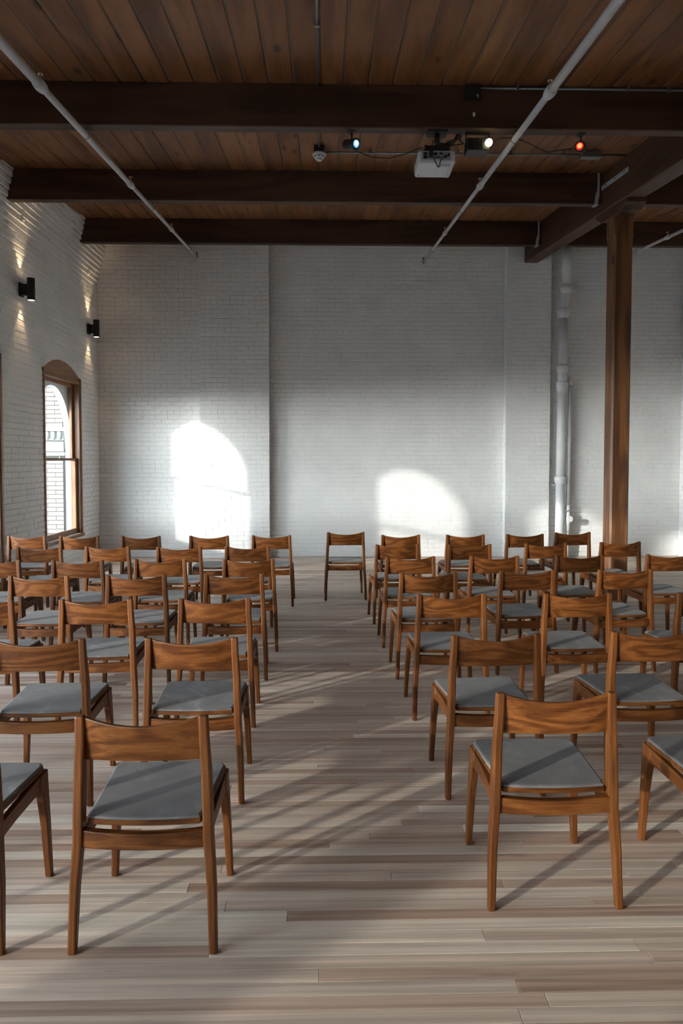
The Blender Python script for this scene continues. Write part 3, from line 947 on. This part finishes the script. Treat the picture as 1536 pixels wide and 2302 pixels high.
fl = empty('floodlight', (1.34, YP, bz(YP)), label='black box floodlight with glowing yellow lamp beside the projector', cat='floodlight')
m = MB(); m.box(-.105, .105, -.01, .01, -.014, 0); m.box(-.105, -.097, -.01, .01, -.13, 0); m.box(.097, .105, -.01, .01, -.13, 0)
m.build('yoke', M['black'], fl)
MB().box(-.097, .097, -.05, .09, -.165, -.06).build('housing', M['black_plastic'], fl, bevel=.006)
for q in range(5):
    MB().box(-.07 + q * .024, -.062 + q * .024, -.056, -.049, -.15, -.085).build('cooling_fin', M['dark_hole'], fl)
MB().tube([(.085, -.05, -.108), (.085, -.07, -.108), (.085, -.082, -.108)], [.03, .03, .026], 18).build('lamp', M['lamp_yellow'], fl)
m = MB().tube([(1.452, YP + .06, bz(YP) - .06), (1.55, YP + .06, bz(YP) - .016), (1.655, YP + .06, bz(YP) - .008), (1.76, YP + .07, bz(YP) - .03), (1.98, YP + .08, bz(YP) - .125), (2.19, YP + .05, bz(YP) - .10)], .0045, 7)
m.build('spotlight_cable', M['black_plastic'], label='thin black cable sagging between floodlight and red spotlight', cat='cable', group='lighting cables')
m = MB().tube([(.25, YP + .06, bz(YP) - .12), (.42, YP + .1, bz(YP) - .17), (.58, YP + .1, bz(YP) - .18), (.72, YP + .08, bz(YP) - .15), (.86, YP + .02, bz(YP) - .115)], .0045, 7)
m.build('spotlight_cable', M['black_plastic'], label='thin black cable sagging between blue spotlight and projector', cat='cable', group='lighting cables')

# ------------------------------------------------------------------ outside
MB().box(-90, 60, -90, 90, -4.4, -4.2).build('ground', M['asphalt'], kind='structure')
nb = empty('neighbouring_building', (-6.4, 13.5, -4.2), label='pale brick building with stone capital seen through the arched window', cat='building')
MB().box(-5.6, 1.9, .02, 3.0, 0, 13).build('wall_core', M['mortar'], nb)
def nbrick(x0, x1, z0, z1, mat, y0=-.02):
    z = z0; k = 0
    while z < z1 - .01:
        x = x0 - (.16 if k % 2 else 0)
        while x < x1:
            a, b = max(x, x0), min(x + .32, x1)
            if b - a > .04: MB().box(a + .004, b - .004, y0, .05, z + .005, z + .080).build('brick', mat, nb)
            x += .32
        z += .085; k += 1
zo = 4.2
nbrick(.35, 1.30, zo + 2.28, zo + 3.3, M['buff_brick'])
nbrick(.35, 1.30, zo + .2, zo + 1.62, M['buff_brick'])
MB().box(.30, 1.36, -.10, .05, zo + 2.2, zo + 2.28).build('cornice', M['stone'], nb, bevel=.01)
cap = MB().box(.33, 1.33, -.05, .05, zo + 2.02, zo + 2.2).build('capital', M['stone'], nb)
for k in range(8):
    xx = .42 + k * .12
    MB().tube([(xx, -.05, zo + 2.19), (xx, -.085, zo + 2.15), (xx, -.08, zo + 2.08), (xx, -.05, zo + 2.035)], [.03, .042, .036, .012], 10).build('egg_moulding', M['stone'], cap)
MB().box(.33, 1.33, -.06, .05, zo + 1.80, zo + 2.0).build('stone_band', M['stone'], nb, bevel=.01)
MB().box(.30, 1.36, -.09, .05, zo + 1.72, zo + 1.79).build('stone_band', M['stone'], nb, bevel=.01)
MB().tube([(1.46, -.06, 0), (1.46, -.06, 12)], .055, 14).build('downpipe', M['zinc'], nb)

# ------------------------------------------------------------------ chairs
def make_chair():
    root = empty('dining_chair')
    def leg(name, secs, mat, bev=.006):
        m = MB(); m.loft([[(cx - a, cy - b, z), (cx + a, cy - b, z), (cx + a, cy + b, z), (cx - a, cy + b, z)] for (cx, cy, a, b, z) in secs])
        return m.build(name, mat, root, bevel=bev, seg=2)
    for s in (-1, 1):
        # rear post: kicked back at the foot, raked above the seat
        leg('rear_post', [(s * .2355, -.222, .0140, .0150, 0), (s * .2290, -.206, .0155, .0200, .22), (s * .2175, -.194, .0165, .0250, .38),
                          (s * .2160, -.193, .0165, .0260, .45), (s * .2120, -.192, .0162, .0230, .60), (s * .2060, -.201, .0160, .0170, .72), (s * .2045, -.206, .0160, .0135, .80)], M['chair_z'], .007)
        leg('front_leg', [(s * .2280, .208, .0125, .0140, 0), (s * .2180, .203, .0150, .0190, .22), (s * .2100, .197, .0165, .0270, .345),
                          (s * .2070, .185, .0170, .0400, .385), (s * .2065, .190, .0170, .0330, .425)], M['chair_z'], .005)
    # side rails
    for s in (-1, 1):
        m = MB(); pts = [(-.200, .352, .408), (-.05, .362, .415), (.10, .362, .420), (.19, .350, .424)]
        m.loft([[(s * .2085 - .011, yy, z0), (s * .2085 + .011, yy, z0), (s * .2085 + .011, yy, z1), (s * .2085 - .011, yy, z1)] for yy, z0, z1 in pts])
        m.build('side_rail', M['chair_y'], root, bevel=.003)
    def rail(name, yc, z0, z1, bow, hw, mat, ht=.011):
        m = MB(); secs = []
        for k in range(9):
            u = -1 + k / 4; b = bow * (1 - u * u)
            secs.append([(hw * u, yc - ht - b, z0), (hw * u, yc + ht - b, z0), (hw * u, yc + ht - b, z1 - .3 * abs(b)), (hw * u, yc - ht - b, z1 - .3 * abs(b))])
        m.loft(secs); return m.build(name, mat, root, bevel=.003)
    rail('rear_rail', -.194, .351, .411, .018, .208, M['chair_x'], .0145)
    rail('front_rail', .200, .365, .422, -.006, .200, M['chair_x'])
    # seat: plywood edge with a grey upholstered top
    def outline(g):
        pts = []
        rear, front, yr, yf = .196 - g, .216 - g, -.190 + g, .226 - g
        for k in range(7): u = -1 + k / 3; pts.append((rear * .96 * u, yr - .014 * (1 - u * u)))
        pts.append((rear, yr + .02))
        pts.append((front, yf - .03)); pts.append((front - .012, yf - .008))
        for k in range(7): u = 1 - k / 3; pts.append(((front - .03) * u, yf + .004 * (1 - u * u)))
        pts.append((-front + .012, yf - .008)); pts.append((-front, yf - .03)); pts.append((-rear, yr + .02))
        return pts
    dish = lambda x, y: -.006 * max(0, 1 - (x / .19) ** 2) * max(0, 1 - ((y + .02) / .2) ** 2)
    m = MB(); m.loft([[(a, b, z) for a, b in outline(g)] for z, g in ((.421, .004), (.425, 0), (.4385, 0), (.4405, .002))])
    seat = m.build('seat', M['chair_x'], root)
    m = MB(); m.loft([[(a, b, z) for a, b in outline(g)] for z, g in ((.4405, .003), (.4445, .0015), (.4485, .004), (.451, .010))])
    m.build('upholstery', M['seat'], seat)
    # backrest: curved plank, scooped along the top
    m = MB(); secs = []
    NN = 15
    for k in range(NN):
        u = -1 + 2 * k / (NN - 1); c = 1 - u * u
        zt, zb_ = .796 - .026 * c, .642 + .003 * c
        bow = .026 * c
        th = .0085
        yt, yb_ = -.202 - bow, -.178 - bow
        xt, xb = .194 * u, .203 * u
        secs.append([(xb, yb_ - th, zb_), (xb, yb_ + th, zb_), (xt, yt + th, zt), (xt, yt - th, zt)])
    m.loft(secs)
    b = m.build('backrest', M['chair_x'], root, bevel=.005, seg=2)
    for p in b.data.polygons: p.use_smooth = False
    return root

# (block, row counted from the viewer, x, y of the back's top, turn in degrees)
def rows(block, data):
    return [(block, r, i, x, y, a) for r, lst in data for i, (x, y, a) in enumerate(lst)]
LEFT = rows('left', [
    (1, [(-.605, 2.25, -.6), (-1.316, 2.255, 0)]),
    (2, [(-.631, 3.240, 0), (-1.351, 3.225, 2)]),
    (3, [(-.669, 4.166, .4), (-1.385, 4.151, 1.6), (-2.092, 4.125, .4)]),
    (4, [(-.667, 5.053, 3), (-1.379, 5.019, 1), (-2.085, 5.007, -1)]),
    (5, [(-.640, 5.818, 2.5), (-1.396, 5.828, 1.5), (-2.080, 5.784, -1), (-2.786, 5.798, -1)]),
    (6, [(-.750, 6.697, .8), (-1.409, 6.655, .6), (-2.121, 6.710, -1), (-2.770, 6.675, -1), (-3.341, 6.681, -1)]),
    (7, [(-.585, 7.637, -.8), (-1.278, 7.611, -.8), (-2.032, 7.60, -2), (-2.718, 7.621, -.8), (-3.315, 7.66, -4)])])
RIGHT = rows('right', [
    (1, [(.848, 2.443, 0), (1.605, 2.46, 0)]),
    (2, [(.837, 3.269, 2.9), (1.639, 3.320, 3)]),
    (3, [(.808, 4.269, 1.6), (1.615, 4.275, 1.6), (2.470, 4.277, 2.5)]),
    (4, [(.787, 5.083, 2.5), (1.563, 5.179, 4.5), (2.334, 5.204, 4)]),
    (5, [(.758, 5.936, 2), (1.504, 5.958, .7), (2.277, 5.996, 2), (3.111, 6.041, 2.6)]),
    (6, [(.737, 6.801, 4.5), (1.466, 6.786, 4.5), (2.254, 6.849, 4.5), (3.061, 6.954, 5)]),
    (7, [(.869, 7.658, 2), (1.603, 7.667, 2), (2.296, 7.716, 4), (2.912, 7.898, 6)])])
ROWN = {1: 'nearest row', 2: 'second nearest row', 3: 'third nearest row', 4: 'fourth nearest row', 5: 'fifth nearest row', 6: 'second farthest row', 7: 'farthest row'}
POSN = ['beside the aisle', 'second from the aisle', 'third from the aisle', 'fourth from the aisle', 'fifth from the aisle']
proto = make_chair()
first = True
for (block, r, i, x, y, a) in LEFT + RIGHT + [('lone', 0, 0, .257, 7.953, 2)]:
    c = proto if first else copy_tree(proto)
    first = False
    off = Matrix.Rotation(R(a), 2) @ Vector((0, .206))
    c.location = (x + off.x, y + off.y, 0)
    c.rotation_euler = (0, 0, R(a))
    if block == 'lone':
        setprops(c, label='lone wooden chair with grey seat standing in the aisle before the far wall', cat='chair')
        if 'group' in c: del c['group']
    else:
        setprops(c, label='brown wooden chair with grey seat, %s block, %s, %s' % (block, ROWN[r], POSN[i]), cat='chair', group='chairs of the %s block' % block)
